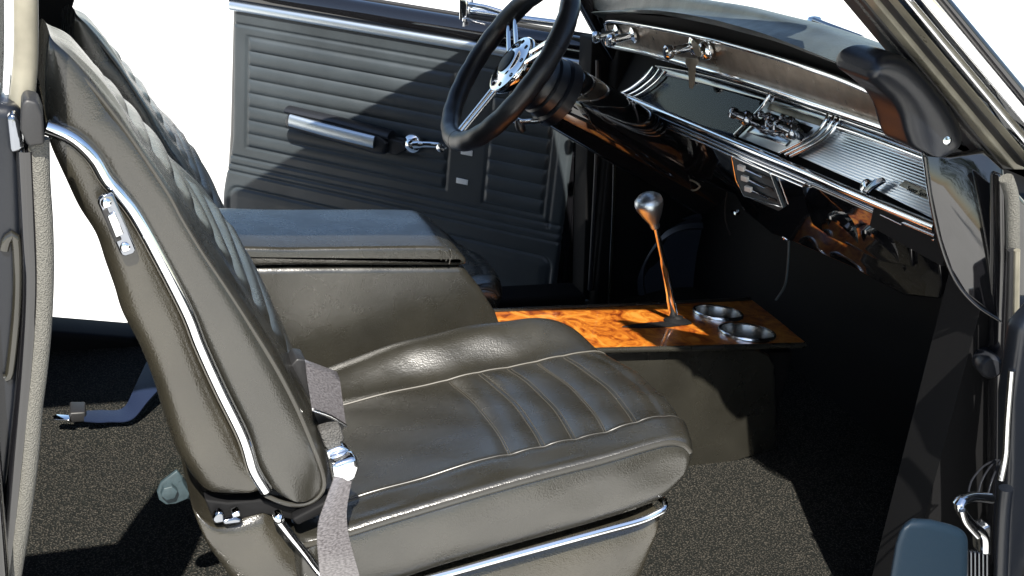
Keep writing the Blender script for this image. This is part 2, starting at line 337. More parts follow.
# foot of the pillar and hinge post at the right edge
side('hinge_post', [(1003, 172), (1040, 215), (1040, 640), (992, 640), (998, 480), (1000, 350), (1003, 260)], 1.07, .03, 'gloss', body, bevel=.01)
tube('jamb_weatherstrip', [Py(1006, 178, 1.06), Py(1012, 200, 1.06), Py(1013, 248, 1.06)], .0085, 'windlace', body, spl=20)
tube('jamb_weatherstrip', [Py(1012, 250, 1.05), Py(1010, 330, 1.05), Py(1006, 420, 1.04), Py(1003, 470, 1.03)], .0055, 'rubber', body, spl=20)
tube('jamb_weatherstrip', [Py(1017, 250, 1.03), Py(1016, 320, 1.03)], .004, 'post', body, spl=8)
lathe('door_bumper', Py(990, 366, 1.07), (-.5, -1, .1), [(.016, -.03), (.016, .004), (.012, .009), (0, .010)], 'vinylblack', body)
a_ = Py(940, 200, 1.14); n_ = Vector((-.85, -1.7, .22)).normalized(); u_ = n_.cross(Vector((0, 0, 1))).normalized(); CSP = Plane(a_, a_+u_, a_+n_.cross(u_))
plate('cowl_side_panel', CSP, [(924, 153), (950, 156), (985, 150), (1004, 168), (1007, 230), (1005, 322), (990, 314), (966, 296), (950, 270), (940, 240), (930, 195)], .02, 'gloss', body, bevel=.004)
tube('panel_edge', [CSP.on(x, y, .002) for x, y in [(925, 157), (931, 200), (941, 245), (955, 280), (975, 304), (1001, 321)]], .0025, 'gloss', body, spl=30)
# rear of the passenger door opening
side('lock_pillar', [(-60, 105), (22, 105), (24, 200), (27, 300), (22, 400), (10, 500), (-3, 640), (-90, 640)], 1.03, .09, 'capblack', body, bevel=.012)
tube('pillar_relief', [Py(4, 250, 1.028), Py(8, 238, 1.028), Py(16, 240, 1.028), Py(17, 300, 1.028), Py(10, 370, 1.028), Py(5, 378, 1.028)], .004, 'jamb', body, spl=40)
tube('pillar_channel', [Py(26, 150, 1.03), Py(29, 220, 1.03), Py(31, 290, 1.03), Py(26, 370, 1.03), Py(17, 460, 1.03), Py(2, 600, 1.03)], .008, 'gloss', body, spl=40)
tube('windlace', [Py(39, 138, 1.03), Py(40, 180, 1.03), Py(43, 225, 1.03), Py(44, 275, 1.03), Py(42, 325, 1.03), Py(38, 370, 1.03), Py(33, 410, 1.03), Py(29, 460, 1.03), Py(22, 515, 1.03), Py(12, 580, 1.03), Py(2, 640, 1.03)], .0085, 'windlace', body, spl=80)
tube('weatherstrip', [Py(31, 180, 1.035), Py(34, 250, 1.035), Py(35, 300, 1.035), Py(31, 370, 1.035), Py(25, 430, 1.035), Py(15, 500, 1.035), Py(3, 590, 1.035)], .006, 'rubber', body, spl=40)
side('weatherstrip_cap', [(21, 104), (26, 99), (38, 102), (43, 115), (45, 145), (28, 147), (20, 130)], 1.01, .035, 'rubber', body, bevel=.008)
side('cap_clip', [(6, 118), (14, 112), (20, 122), (24, 150), (10, 155)], 1.02, .03, 'chromedark', body, bevel=.004)
tube('roof_rail_seal', [Py(24, -70, 1.06), Py(25, 0, 1.06), Py(25, 60, 1.06), Py(21, 108, 1.055)], .0105, 'post', body, spl=24)
qw = side('quarter_window', [(-90, -80), (13, -80), (12, 0), (12, 70), (9, 118), (-90, 125)], 1.07, .005, 'glass', body)
tube('frame', [Py(10, -70, 1.06), Py(11, 0, 1.06), Py(10, 60, 1.06), Py(6, 118, 1.06)], .006, 'chrome', qw, spl=20)
tube('seal', [Py(16, -70, 1.06), Py(16, 0, 1.06), Py(15, 60, 1.06), Py(12, 114, 1.06)], .004, 'rubber', qw, spl=20)
# wiper beyond the windshield
wp = thing('wiper_arm', Px(815, 22, 1.62), 'chrome wiper pivot with a dark arm beyond the windshield glass', 'windshield wiper')
lathe('pivot', Px(814, 24, 1.62), (-.2, -.1, 1), [(.02, -.03), (.02, .005), (.014, .014), (0, .018)], 'chrome', wp)
tube('arm', [Px(814, 20, 1.61), Px(835, 28, 1.61), Px(862, 38, 1.62)], .006, 'chromedark', wp, spl=12)

# =================================================================== SEATS
def pad(name, F, B, y0, W, r, dome, disp, m, parent, ntop=56, nn=24, nb=6, move=None, endr=None, near=1.0, p=2.7):
    """closed upholstered body: F(t) front/top curve, B(t) rear/bottom curve, both (x,z) lists of one length, swept over the width W"""
    n = len(F); endr = endr or r; rows = []; L = [0]
    for a, b in zip(F, F[1:]): L.append(L[-1]+math.hypot(b[0]-a[0], b[1]-a[1]))
    na = 6
    for i in range(n):
        t = i/(n-1); f, b = F[i], B[i]; w = max(1e-5, math.hypot(f[0]-b[0], f[1]-b[1])); dx, dz = (f[0]-b[0])/w, (f[1]-b[1])/w
        fa, fb = F[max(0, i-2)], F[min(n-1, i+2)]; tx, tz = fb[0]-fa[0], fb[1]-fa[1]; l = math.hypot(tx, tz) or 1; nx, nz = -tz/l, tx/l
        if nx*dx+nz*dz < 0: nx, nz = -nx, -nz
        e = min(L[i], L[-1]-L[i], w*.9); k = max(0, 1-e/endr); yn = y0+endr*(1-math.sqrt(max(0, 1-k*k))); yf = y0+W-endr*(1-math.sqrt(max(0, 1-k*k)))
        rr = min(r, w*.45); row = []
        def put(q, y, d=0):
            s_ = (y-y0)/W; x, z = b[0]+dx*q+nx*d, b[1]+dz*q+nz*d; v = Vector((x, y, z)); row.append(move(v, s_, t, q/w) if move else v)
        m_ = nn+12; H = min(r*near, w*.45)                       # near face: one convex superellipse arc from rear edge to front edge
        for k in range(m_):
            ph = math.pi*(k/(m_-1)); c_, s_n = math.cos(ph), math.sin(ph); q = w/2*(1-math.copysign(abs(c_)**(2/p), c_)); put(q, yn+H*(1-abs(s_n)**(2/p))-dome(q/w, t)*min(1, e/endr))
        for k in range(1, ntop+1): y = yn+H+(yf-yn-rr-H)*k/ntop; put(w, y, disp((y-y0)/W, t))
        for k in range(1, na): a = math.pi/2*(1-k/na); put(w-rr+rr*math.sin(a), yf-rr*(1-math.cos(a)))
        for k in range(nb): put(w-rr-(w-2*rr)*k/(nb-1), yf)
        for k in range(1, na): a = math.pi/2*k/na; put(rr-rr*math.sin(a), yf-rr*(1-math.cos(a)))
        for k in range(nb-1): put(0, yf-rr-(yf-yn-rr-H)*k/(nb-1))
        rows.append(row)
    o = grid(name, rows, m, parent, close_u=True, caps=True, angle=75)
    top = lambda i, s_: rows[i][nn+11+max(0, min(ntop, int(round(s_*ntop))))]
    return o, top
def xz(pix, n, y=None): return [(p.x, p.z) for p in cr([Py(a, b, Y0 if y is None else y) for a, b in pix], n)]
def make_seat():
    st = thing('front_seat', (.3, 1.35, FZ), 'near black leather bucket seat with pleated cushion and chrome edge trim', 'car seat', 'front bucket seats')
    W = .50; y1 = Y0+W
    FR = [(50, 36), (54, 42), (72, 58), (97, 85), (120, 114), (140, 143), (173, 192), (187, 217), (207, 250), (230, 283), (257, 322), (282, 362), (303, 402), (322, 442), (331, 470), (331, 488), (322, 499), (300, 504)]
    CH = [(266, 490), (253, 468), (243, 436), (220, 389), (200, 345), (187, 312), (160, 259), (133, 211), (107, 180), (95, 160), (80, 144), (65, 134), (48, 128)]
    BK = [(262, 494), (238, 499), (213, 502), (201, 496), (190, 482), (178, 462), (167, 430), (155, 390), (141, 355), (124, 322), (116, 296), (107, 270), (97, 240), (80, 212), (66, 182), (52, 150), (47, 132)]
    F = xz(FR, 260); B = xz([(50, 36), (47, 60), (46, 95), (48, 126)]+CH[::-1][1:]+[(280, 499), (300, 504)], 260)
    def disp(s, t):
        env = smooth01(t/.05)*smooth01((1-t)/.08); b = .007*math.sin(math.pi*max(0, min(1, s)))**.8*env
        ins = smooth01((s-.17)/.05)*smooth01((.83-s)/.05)*smooth01((t-.10)/.03)*smooth01((.9-t)/.04)
        b += ins*(-.006+.010*abs(math.sin(math.pi*t*15))**.8)
        return b+.002*math.sin(t*17+s*5)*env
    hump = lambda u: .5-.5*math.cos(2*math.pi*max(0, min(1, u)))
    dome = lambda u, t: .0012*math.sin(t*9+u*3)*hump(u)
    def bmove(v, s, t, u):
        s = max(0, min(1, s)); h_ = smooth01((v.z-.88)/.40)
        return Vector((v.x+.006*s-.015*h_*s, v.y, v.z-.085*h_*s**1.4))
    bk, _t = pad('backrest', F, B, Y0, W, .012, dome, disp, 'leather', st, endr=.012, move=bmove, nn=40, near=2.6, p=2.6)
    F2 = xz([(47, 130)]+CH[::-1][1:]+[(266, 492)], 240); B2 = xz(BK[::-1]+[(266, 492)], 240)
    shell, _t = pad('seat_back_shell', F2, B2, Y0+.002, W-.004, .024, lambda u, t: 0, lambda s, t: 0, 'shell', st, ntop=20, endr=.02, move=bmove, nn=40, near=1.7, p=2.3)
    # piping and chrome on the near side
    tube('piping', [Py(a-2, b+2, Y0+.006) for a, b in [(52, 42), (70, 60), (95, 87), (118, 116), (138, 144), (169, 191), (183, 217), (203, 250), (226, 284), (252, 324), (277, 364), (298, 404), (315, 444), (325, 472), (325, 488), (315, 499), (300, 503), (283, 500), (267, 493)]], .0026, 'piping', bk, spl=120, n=8)
    tube('chrome_trim', [Py(a, b, Y0+.004) for a, b in [(46, 127)]+CH[::-1][1:]], .0075, 'chrome', shell, spl=90, n=10)
    tube('trim_stitching', [Py(a-5, b+4, Y0+.0005) for a, b in [(48, 129)]+CH[::-1][1:-1]], .0012, 'stitch', shell, spl=90, n=6)
    # latch plate on the shell
    lpn = Plane(Py(100, 200, Y0-.012), Py(128, 252, Y0-.012), Py(118, 196, Y0-.012))
    la = plate('latch_plate', lpn, [(98, 199), (103, 195), (113, 194), (136, 249), (134, 254), (125, 257), (121, 255), (98, 204)], .008, 'chromedark', st, bevel=.002)
    plate('latch_slot', lpn, [(107, 216), (115, 212), (124, 234), (116, 238)], .004, 'chrome', la, off=.004, bevel=.001)
    plate('latch_slot', lpn, [(102, 212), (107, 208), (122, 240), (115, 243)], .004, 'rubber', la, off=.0015, bevel=.001)
    for c in ((106, 203), (125, 247)): lathe('screw', lpn.on(*c, 0), lpn.n, [(.0048, -.002), (.0048, .001), (.003, .0022), (.0012, .0023), (.001, .001), (0, .001)], 'chrome', la, n=20)
    # ---------------- cushion
    nearp = [(300, 545), (345, 533), (400, 516), (512, 483), (600, 460), (640, 448), (668, 441), (684, 442)]
    T = xz(nearp+[(690, 450), (691, 463)], 200)
    Bt = xz([(296, 560), (310, 602), (380, 592), (440, 573), (512, 552), (600, 527), (640, 514), (660, 505), (672, 495), (684, 480), (691, 463)], 200)
    XB, XE = T[0][0], T[-1][0]
    FT = [(0, -.06), (.3, -.034), (.5, -.018), (.65, -.018), (.83, -.036), (1.0, -.062)]
    def cdisp(s, t):
        w1 = smooth01((s-.11)/.07); w2 = smooth01((s-.78)/.14); ins = w1*(1-w2); z = 0
        if .44 < t < .92:
            e = smooth01((t-.44)/.05)*smooth01((.92-t)/.06); ph = (t-.50)/.077; z += w1*smooth01((.79-s)/.05)*e*(.0048*abs(math.sin(math.pi*ph))**.8-.004)
        z += .0018*math.sin(t*23+s*9)*math.sin(t*7+s*14)
        return z
    def cbase(s, t):
        A = -.014-.072*max(0, s-.15)+.006*math.sin(math.pi*t); F_ = -.016-.17*(t-.56)**2-.012*smooth01((t-.78)/.22)
        w1 = smooth01((s-.11)/.07); w2 = smooth01((s-.78)/.14)
        return A*w1*(1-w2)+F_*w2-.02*smooth01((s-.94)/.06)*w2
    def cmove(v, s, t, u):
        k = smooth01(t*1.15)*math.sin(math.pi*min(1, max(0, s)))**.7
        lowf = 1-.35*(1-u)
        return Vector((v.x+.055*k*lowf+.03*smooth01(s)*t, v.y, v.z+cbase(min(1, max(0, s)), t)*(1-.6*(1-u)*(1-t))))
    cdome = lambda u, t: .002*hump(u)*math.sin(t*6)+.0010*hump(u)*math.sin(t*31+u*4)
    cu, ctop = pad('cushion', T, Bt, Y0, W-.02, .014, cdome, cdisp, 'leather', st, ntop=80, nn=20, move=cmove, endr=.03, near=1.5)
    # side boxing puffs out a little below the piping
    tube('piping', [Py(a, b+2, Y0+.005)+Vector((0, 0, .0)) for a, b in nearp[:-1]+[(683, 443), (690, 450)]], .0036, 'piping', cu, spl=100, n=8)
    def seam(sval, t0, t1, r_, m_): tube('seam', [ctop(int(200*(t0+(t1-t0)*k/59)), sval)+Vector((0, 0, .0005)) for k in range(60)], r_, m_, cu, n=6)
    seam(.115, .02, .93, .0009, 'piping'); seam(.79, .03, .95, .0014, 'stitch')
    for kk in range(5):
      for dd_ in (-.004, .004):
        i_ = int(round(199*(.50+.077*kk+dd_))); tube('stitching', [ctop(i_, .14+.64*k/40)+Vector((0, 0, .0004)) for k in range(41)], .0006, 'stitch', cu, n=5)
    # ---------------- base below the cushion, chrome strip round it
    TB = xz([(194, 516), (208, 524), (225, 527), (262, 516), (274, 521), (300, 552), (332, 592), (380, 594), (440, 580), (512, 561), (600, 536), (640, 524), (659, 513), (661, 520)], 200, Y0+.012)
    BB = xz([(194, 516), (215, 560), (250, 610), (300, 680), (450, 700), (600, 660), (640, 590), (655, 545), (661, 520)], 200, Y0+.012)
    base, _t = pad('seat_base', TB, BB, Y0+.010, W-.04, .016, lambda u, t: 0, lambda s, t: 0, 'shell', st, ntop=16, endr=.025, near=1.6)
    nose_tr = [Py(665, 508, Y0), Py(663, 500, Y0+.015), Py(652, 494, Y0+.05)]
    tube('chrome_trim', [Py(a, b, Y0-.002) for a, b in [(279, 521), (290, 535), (305, 553), (320, 572), (338, 588), (380, 590), (440, 576), (512, 556), (600, 532), (640, 521), (658, 513)]]+nose_tr, .0052, 'chrome', base, spl=120, n=10, flat=.8, flatdir=(0, 1, 0))
    lathe('trim_cap', Py(279, 519, Y0-.006), (0, -1, 0), [(.006, -.01), (.006, .001), (.003, .004), (0, .0045)], 'chrome', base, n=16)
    # hinge hardware between backrest and base
    side('recliner_bracket', [(205, 500), (228, 503), (262, 500), (300, 508), (335, 495), (336, 503), (300, 522), (262, 514), (225, 524), (212, 518)], Y0+.02, .02, 'dark', st, bevel=.003)
    side('recliner_arm', [(292, 520), (330, 500), (336, 504), (334, 509), (298, 526)], Y0-.004, .015, 'dark', st, bevel=.003)
    side('hinge_spring', [(231, 514), (240, 511), (241, 517), (233, 518)], Y0+.005, .012, 'chrome', st, bevel=.002)
    side('hinge_link', [(212, 520), (218, 512), (224, 513), (225, 523), (215, 525)], Y0+.004, .012, 'chromedark', st, bevel=.003)
    side('hinge_link', [(222, 521), (236, 518), (243, 520), (240, 524), (224, 526)], Y0+.004, .010, 'chromedark', st, bevel=.003)
    # riser legs under the base
    for (x0, yy) in ((.30, Y0+.05), (.66, Y0+.05), (.30, y1-.09), (.66, y1-.09)):
        box('leg', (x0, yy, FZ), (x0+.05, yy+.03, .60), 'dark', st, bevel=.003)
    return st
seat = make_seat()
def copy_tree(o, parent=None):
    c = o.copy(); S.collection.objects.link(c); ORG[c] = ORG[o]
    if parent is not None: c.parent = parent
    for ch in list(o.children): copy_tree(ch, c)
    return c
seat2 = copy_tree(seat); seat2.location = seat.location+Vector((.045, .80, -.125)); seat2['label'] = 'far black leather bucket seat behind the padded armrest, by the open door'

# =================================================================== SEAT BELT
sb = thing('seat_belt', Py(335, 500, 1.08), 'grey woven seat belt with a chrome buckle beside the near cushion', 'seat belt')
hw = lambda px, y=1.08: Vector((px/ (FPX/ (y*.853+.25)), 0, 0))
def pxr(name, L, y, m, parent, **kw):     # ribbon from left/right pixel pairs at depths
    mid = [(Py(*l, yy)+Py(*r, yy2))/2 for (l, r, yy, yy2) in L]; half = [(Py(*r, yy2)-Py(*l, yy))/2 for (l, r, yy, yy2) in L]
    return ribbon(name, mid, half, m, parent, **kw)
pxr('lower_strap', [((334, 478), (355, 462), 1.10, 1.11), ((322, 500), (353, 492), 1.085, 1.10), ((313, 518), (352, 515), 1.075, 1.09), ((311, 535), (354, 538), 1.07, 1.08), ((314, 556), (358, 560), 1.065, 1.075), ((319, 580), (362, 585), 1.065, 1.075), ((322, 620), (368, 625), 1.065, 1.075)], 1.08, 'webbing', sb)
pxr('upper_strap', [((305, 360), (337, 372), 1.16, 1.19), ((306, 366), (339, 378), 1.15, 1.18), ((308, 385), (342, 396), 1.14, 1.17), ((312, 410), (346, 426), 1.13, 1.16)], 1.15, 'webbing', sb)
side('loop_inside_shade', [(291, 366), (297, 359), (306, 360), (310, 400), (304, 392)], 1.19, .03, 'rubber', sb, bevel=.002)  # dark piece painted in for the shaded inside of the strap loop
side('strap_fold', [(313, 411), (345, 424), (343, 430), (322, 432), (317, 424)], 1.16, .01, 'rubber', sb, bevel=.001)
tube('strap_edge', [Py(313, 410, 1.13), Py(330, 416, 1.14), Py(346, 426, 1.155)], .002, 'chromesoft', sb, spl=8)
side('buckle_cover', [(320, 433), (341, 427), (345, 441), (326, 450)], 1.13, .02, 'windlacedark', sb, bevel=.003)
side('buckle_frame', [(326, 452), (342, 446), (350, 450), (352, 460), (331, 468)], 1.12, .02, 'chrome', sb, bevel=.003)
side('buckle', [(331, 466), (357, 457), (360, 468), (357, 481), (335, 491)], 1.10, .022, 'chrome', sb, bevel=.006)

# bracket with bolt, rear belt
hb = thing('belt_anchor', Py(172, 488, 1.34), 'blue grey teardrop anchor bracket with hex bolt behind the near seat', 'anchor bracket')
side('bracket', [(177, 471), (181, 475), (184, 484), (190, 494), (188, 499), (176, 504), (166, 505), (159, 500), (157, 492), (161, 483)], 1.34, .006, 'bluegrey', hb, bevel=.0015)
prism('bolt', [Py(169, 492, 1.335)+Vector((.0105*math.cos(R(60*k+10)), -.004, .0105*math.sin(R(60*k+10)))) for k in range(6)], (0, .010, 0), 'bluegrey', hb, bevel=.0008)
tube('bracket_arm', [Py(178, 478, 1.345), Py(192, 496, 1.36), Py(215, 505, 1.37)], .006, 'bluegrey', hb, spl=8)
rb = thing('rear_seat_belt', Pz(90, 420, FZ), 'dark blue rear seat belt with metal tongue lying on the carpet', 'seat belt')
pxr2 = [(Pz(84, 411, FZ+.03), Pz(84, 421, FZ+.03)), (Pz(105, 410, FZ+.02), Pz(106, 422, FZ+.02)), (Pz(125, 408, FZ+.02), Pz(130, 419, FZ+.02)), (Pz(133, 385, FZ+.04), Pz(152, 400, FZ+.04)), (Pz(150, 355, FZ+.05), Pz(175, 372, FZ+.05))]
m1 = mat('blue_webbing', (.007, .013, .035), .5, bump=[('noise', 300, .001, .5)]); M['bluew'] = m1
ribbon('strap', [(a+b)/2 for a, b in pxr2], [(b-a)/2 for a, b in pxr2], 'bluew', rb, thdir=(0, 0, 1))
prism('tongue_cover', [Pz(70, 411, FZ+.02), Pz(86, 411, FZ+.02), Pz(86, 422, FZ+.02), Pz(70, 423, FZ+.02)], (0, 0, .02), 'rubber', rb, bevel=.003)
prism('tongue', [Pz(53, 418, FZ+.03), Pz(57, 416, FZ+.03), Pz(70, 417, FZ+.03), Pz(70, 422, FZ+.03), Pz(54, 421, FZ+.03)], (0, 0, .004), 'chrome', rb, bevel=.001)

# =================================================================== CONSOLE
YC = 1.66
co = thing('center_console', (.9, 1.77, FZ), 'black leather center console with padded armrest and burl wood top', 'console')
side('armrest_box', [(225, 268), (440, 267), (463, 266), (480, 287), (497, 314), (510, 350), (520, 520), (250, 520)], YC+.004, .18, 'leather', co, bevel=.012, seg=4)
def soft_lid():
    prof = cr([Py(a, b, YC) for a, b in [(225, 249), (300, 248.5), (430, 247), (452, 250), (464, 257), (467, 263), (450, 266), (300, 265.5), (228, 266)]], 120, True)
    P2 = [(p.x, p.z) for p in prof]; rows = []; rr = .007; Y1 = YC+.185
    for (y, d) in [(YC-.002, .012)]+[(YC+rr*(1-math.cos(a)), rr*.8*(1-math.sin(a))) for a in [math.pi/2*k/5 for k in range(6)]]+[(YC+.06, -.001), (YC+.11, -.002), (YC+.16, -.001)]+[(Y1-rr*(1-math.cos(a)), rr*(1-math.sin(a))) for a in [math.pi/2*(1-k/5) for k in range(6)]]:
        rows.append([Vector((x, y+.0, z-(.02*0))) for x, z in inset(P2, d)])
    return grid('armrest_lid', rows, 'leather', co, close_u=True, caps=True, angle=70)
lid = soft_lid()
for k, a in enumerate([(440, 255), (445, 256), (450, 254), (448, 259)]):
    tube('crease', [Py(a[0], a[1]-5, YC-.0015), Py(a[0]+2, a[1], YC-.002), Py(a[0]+1, a[1]+5, YC-.0015)], .0014, 'leather', lid, spl=6, n=6)
cs = side('console_side', [(560, 352), (600, 351), (735, 348), (758, 350), (770, 356), (775, 366), (778, 448), (700, 474), (690, 478), (560, 510)], YC+.002, .016, 'leather', co, bevel=.005, seg=3)
prism('console_core', [Vector((.68, YC+.02, .38)), Vector((1.265, YC+.02, .38)), Vector((1.24, YC+.02, .575)), Vector((.68, YC+.02, .615))], (0, .2, 0), 'leather', co, bevel=.006)
wpl = Plane(Py(600, 348, YC), Py(805, 343, YC), Py(500, 312, 1.88))
wd = plate('wood_panel', wpl, [(560, 350), (600, 348.5), (700, 346), (806, 343), (778, 320), (752, 300), (680, 303.5), (600, 307), (490, 312), (470, 330)], .006, 'wood', co, bevel=0)
CUPS = [(718, 313, .051), (747, 332.5, .055)]
for (cx_, cy_, cr0) in CUPS:                       # bore the wood for the two cups
    cut = lathe('bore', wpl.on(cx_, cy_, 0), wpl.n, [(cr0-.006, -.03), (cr0-.006, .03)], 'wood', n=56)
    md = wd.modifiers.new('bore', 'BOOLEAN'); md.operation = 'DIFFERENCE'; md.object = cut; md.solver = 'EXACT'; cut.location = ORG[co]*0
    cut.parent = None; bpy.context.view_layer.update(); me_ = bpy.data.meshes.new_from_object(wd.evaluated_get(bpy.context.evaluated_depsgraph_get())); wd.modifiers.clear(); wd.data = me_; [setattr(p_, 'use_smooth', False) for p_ in me_.polygons]; bpy.data.objects.remove(cut)
prism('console_front', [Vector((1.20, YC+.035, .38)), Vector((1.30, YC+.035, .38)), Vector((1.315, YC+.035, .592)), Vector((1.20, YC+.035, .595))], (0, .16, 0), 'dark', co, bevel=.004)
tube('edge_molding', [wpl.on(560, 352, .001), wpl.on(600, 350.5, .001), wpl.on(700, 348, .001), wpl.on(765, 346.2, .001), wpl.on(805, 345, .001)], .0055, 'leather', wd, spl=20)
tube('edge_molding', [wpl.on(490, 311, .002), wpl.on(600, 306, .002), wpl.on(680, 302.5, .002), wpl.on(750, 299, .002)], .0045, 'leather', wd, spl=20)
def cup(px, py, r):
    c = wpl.on(px, py, .004)
    g = thing('cup_holder', c, 'x', 'cup holder', 'round steel cup holders in the wood console')
    lathe('ring', c, wpl.n, [(r, -.004), (r, .002), (r-.0015, .004), (r-.004, .0045), (r-.006, .003), (r-.0065, -.004)], 'chromesoft', g, n=56, caps=False)
    lathe('cup', c, wpl.n, [(r-.0055, .003), (r-.0065, .0), (r-.009, -.036), (r-.012, -.038), (0, -.038)][::-1], 'steel', g, n=56, caps=False)
    return g
# shifter
sh = thing('gear_shifter', Py(675, 320, 1.775), 'chrome gear shift lever with a wide polished knob on the wood console', 'gear shifter')
a = Py(655, 224, 1.775); b = wpl.on(676, 320, 0)
tube('lever', [a, a.lerp(b, .5), b-wpl.n*.01], [.0055]*3+[.0075]*3+[.0085]*3, 'chrome', sh, spl=20, n=16)
kd = (Py(647, 194, 1.775)-Py(655, 224, 1.775)).normalized()
lathe('knob', Py(655, 226, 1.775), kd, [(.0075, -.004), (.009, 0), (.009, .006), (.012, .012), (.019, .026), (.0245, .040), (.026, .048), (.0245, .056), (.017, .063), (.008, .066), (0, .067)], 'satin', sh, n=40)
plate('slot_plate', wpl, [(622, 326), (640, 323), (668, 321), (690, 320), (692, 323), (670, 326), (640, 327)], .003, 'dark', sh, off=.003, bevel=.001)
lathe('boot', wpl.on(677, 321, .002), wpl.n, [(.026, 0), (.022, .003), (.012, .006), (.010, .01), (0, .01)], 'dark', sh)

# =================================================================== DASHBOARD
da = thing('dashboard', (1.1, 1.8, .95), 'black padded dashboard with chrome strips, gauges and ribbed glove box panel', 'dashboard')
SP = Plane(Py(905, 125, 1.2), Py(605, 24, 2.35), Py(612, 48, 2.35))           # upper trim strip
LIPa, LIPb = Py(935, 228, 1.2), Py(618, 95, 2.32)
RP = Plane(LIPa, LIPb, Px(790, 105, 1.180))                                   # recessed instrument face, leans back
LP = Plane(LIPa, LIPb, Px(905, 295, 1.19))                                    # lower panel
# pad
lowp = [(588, 12), (612, 11), (645, 12), (700, 22), (735, 31), (768, 40), (801, 52), (845, 69), (871, 82), (900, 96)]
upp = [(560, -10), (610, -9), (650, -7), (703, 0), (740, 6), (768, 13), (818, 26), (868, 44), (895, 56), (915, 70)]
n = 60
Lw = cr([SP.on(x, y, .028) for x, y in lowp], n); Us = []
Uw = cr([Px(x, y, SP.on(*lowp[i], .028).x+.05) for i, (x, y) in enumerate(upp)], n); rows = []
for i in range(n):
    l, u = Lw[i], Uw[i]; d = Vector((1, 0, 0)); up = Vector((0, 0, 1)); h = u.z-l.z
    sec = [l+d*.04-up*.004, l+d*.015-up*.002, l, l-d*.006+up*h*.2, l-d*.004+up*h*.45, l+d*.008+up*h*.68, l+d*.028+up*h*.88, u, u+d*.05-up*.006, u+d*.15-up*.042, u+d*.32-up*.11, u+d*.33-up*.16, l+d*.1-up*.004]
    rows.append(cr(sec, 40, True))
dpad = grid('dash_pad', rows, 'pad', da, close_u=True, caps=True, angle=80)
# end cap
cap, _t = pad('pad_end_cap', xz([(872, 72), (880, 60), (894, 55), (912, 60), (930, 76), (952, 104), (965, 128), (966, 146), (950, 157), (932, 156)], 80, 1.115), xz([(872, 72), (872, 81), (884, 91), (897, 103), (906, 118), (912, 138), (918, 150), (932, 156)], 80, 1.115), 1.115, .075, .016, lambda u, t: .006*math.sin(math.pi*u), lambda s, t: 0, 'capblack', da, ntop=8, endr=.02)  # darkened colour stands in for the pillar's shade on the cap
lathe('bolt', Py(945, 140, 1.112), (-.2, -1, .15), [(.0085, -.004), (.0085, .001), (.007, .002), (.0068, .001), (.005, .001), (.0048, .004), (0, .0045)], 'chrome', cap, n=24)
# upper strip and its chrome borders
st_top = [(606, 25), (640, 26), (700, 38), (760, 54), (800, 66), (850, 84), (910, 112)]
st_bot = [(612, 46), (650, 54), (700, 68), (760, 86), (830, 109), (880, 126), (925, 142)]
plate('upper_trim_panel', SP, st_top+st_bot[::-1], .01, 'bronze', da, bevel=.001)
tube('chrome_strip', [SP.on(x, y, .002) for x, y in [(607, 30), (605, 24), (612, 21)]+[(a, b-1) for a, b in st_top[1:]]], .0045, 'chrome', da, spl=60)
tube('chrome_strip', [SP.on(x, y, .002) for x, y in [(604, 30), (606, 42)]+st_bot], .006, 'chrome', da, spl=60)
plate('shadow_gap', SP, [(590, 10), (700, 20), (768, 36), (845, 65), (900, 90), (915, 110), (850, 84), (760, 54), (700, 38), (640, 26), (605, 25)], .01, 'dark', da, off=-.012, bevel=0)
# backing so no gaps open
plate('cavity', RP, [(588, 60), (612, 46), (700, 66), (830, 108), (935, 140), (945, 235), (935, 230), (720, 143), (600, 88)], .01, 'dark', da, off=-.03, bevel=0)
plate('upper_bevel', RP, [(655, 64), (700, 72), (760, 90), (830, 113), (930, 148), (931, 158), (829, 122), (760, 99), (700, 83), (658, 74)], .004, 'chromedark', da, off=.004, bevel=.001)
tube('bevel_chrome', [RP.on(x, y, .008) for x, y in [(656, 66), (700, 74), (760, 91), (830, 115), (930, 150)]], .0022, 'chrome', da, spl=50)
tube('bevel_chrome', [RP.on(x, y, .006) for x, y in [(829, 124), (860, 134), (929, 160)]], .0040, 'chrome', da, spl=30)
# gauge lens
gz = plate('gauge_face', RP, [(650, 70), (660, 72), (700, 84), (760, 102), (757, 115), (733, 136), (700, 124), (640, 98), (625, 93)], .004, 'gauge', da, off=-.010, bevel=0)
m1 = mat('green_gauge_marks', (.05, .30, .12), .5); M['green'] = m1; M['red'] = mat('red_gauge_needle', (.6, .05, .06), .5)
for k in range(6): plate('gauge_mark', RP, [(693+k*7, 93+k*2.2), (697+k*7, 94+k*2.2), (694+k*7, 101+k*2.2), (690+k*7, 100+k*2.2)], .001, 'green', gz, off=-.0075, bevel=0)
plate('needle', RP, [(687, 99), (689, 99), (693, 110), (691, 110)], .001, 'red', gz, off=-.0075, bevel=0)
plate('gauge_lens', RP, [(650, 69), (660, 71), (700, 83), (760, 101), (758, 113), (733, 137), (700, 125), (640, 99), (622, 94)], .0015, 'lens', da, off=.0, bevel=0)
for dx, r_ in ((0, .0045), (6, .003), (11, .002)):
    tube('bezel_arc', [RP.on(x+dx, y+dx*.35, .006) for x, y in [(654, 67), (648, 75), (640, 82), (630, 89), (618, 95)]], r_, 'chrome', da, spl=20)
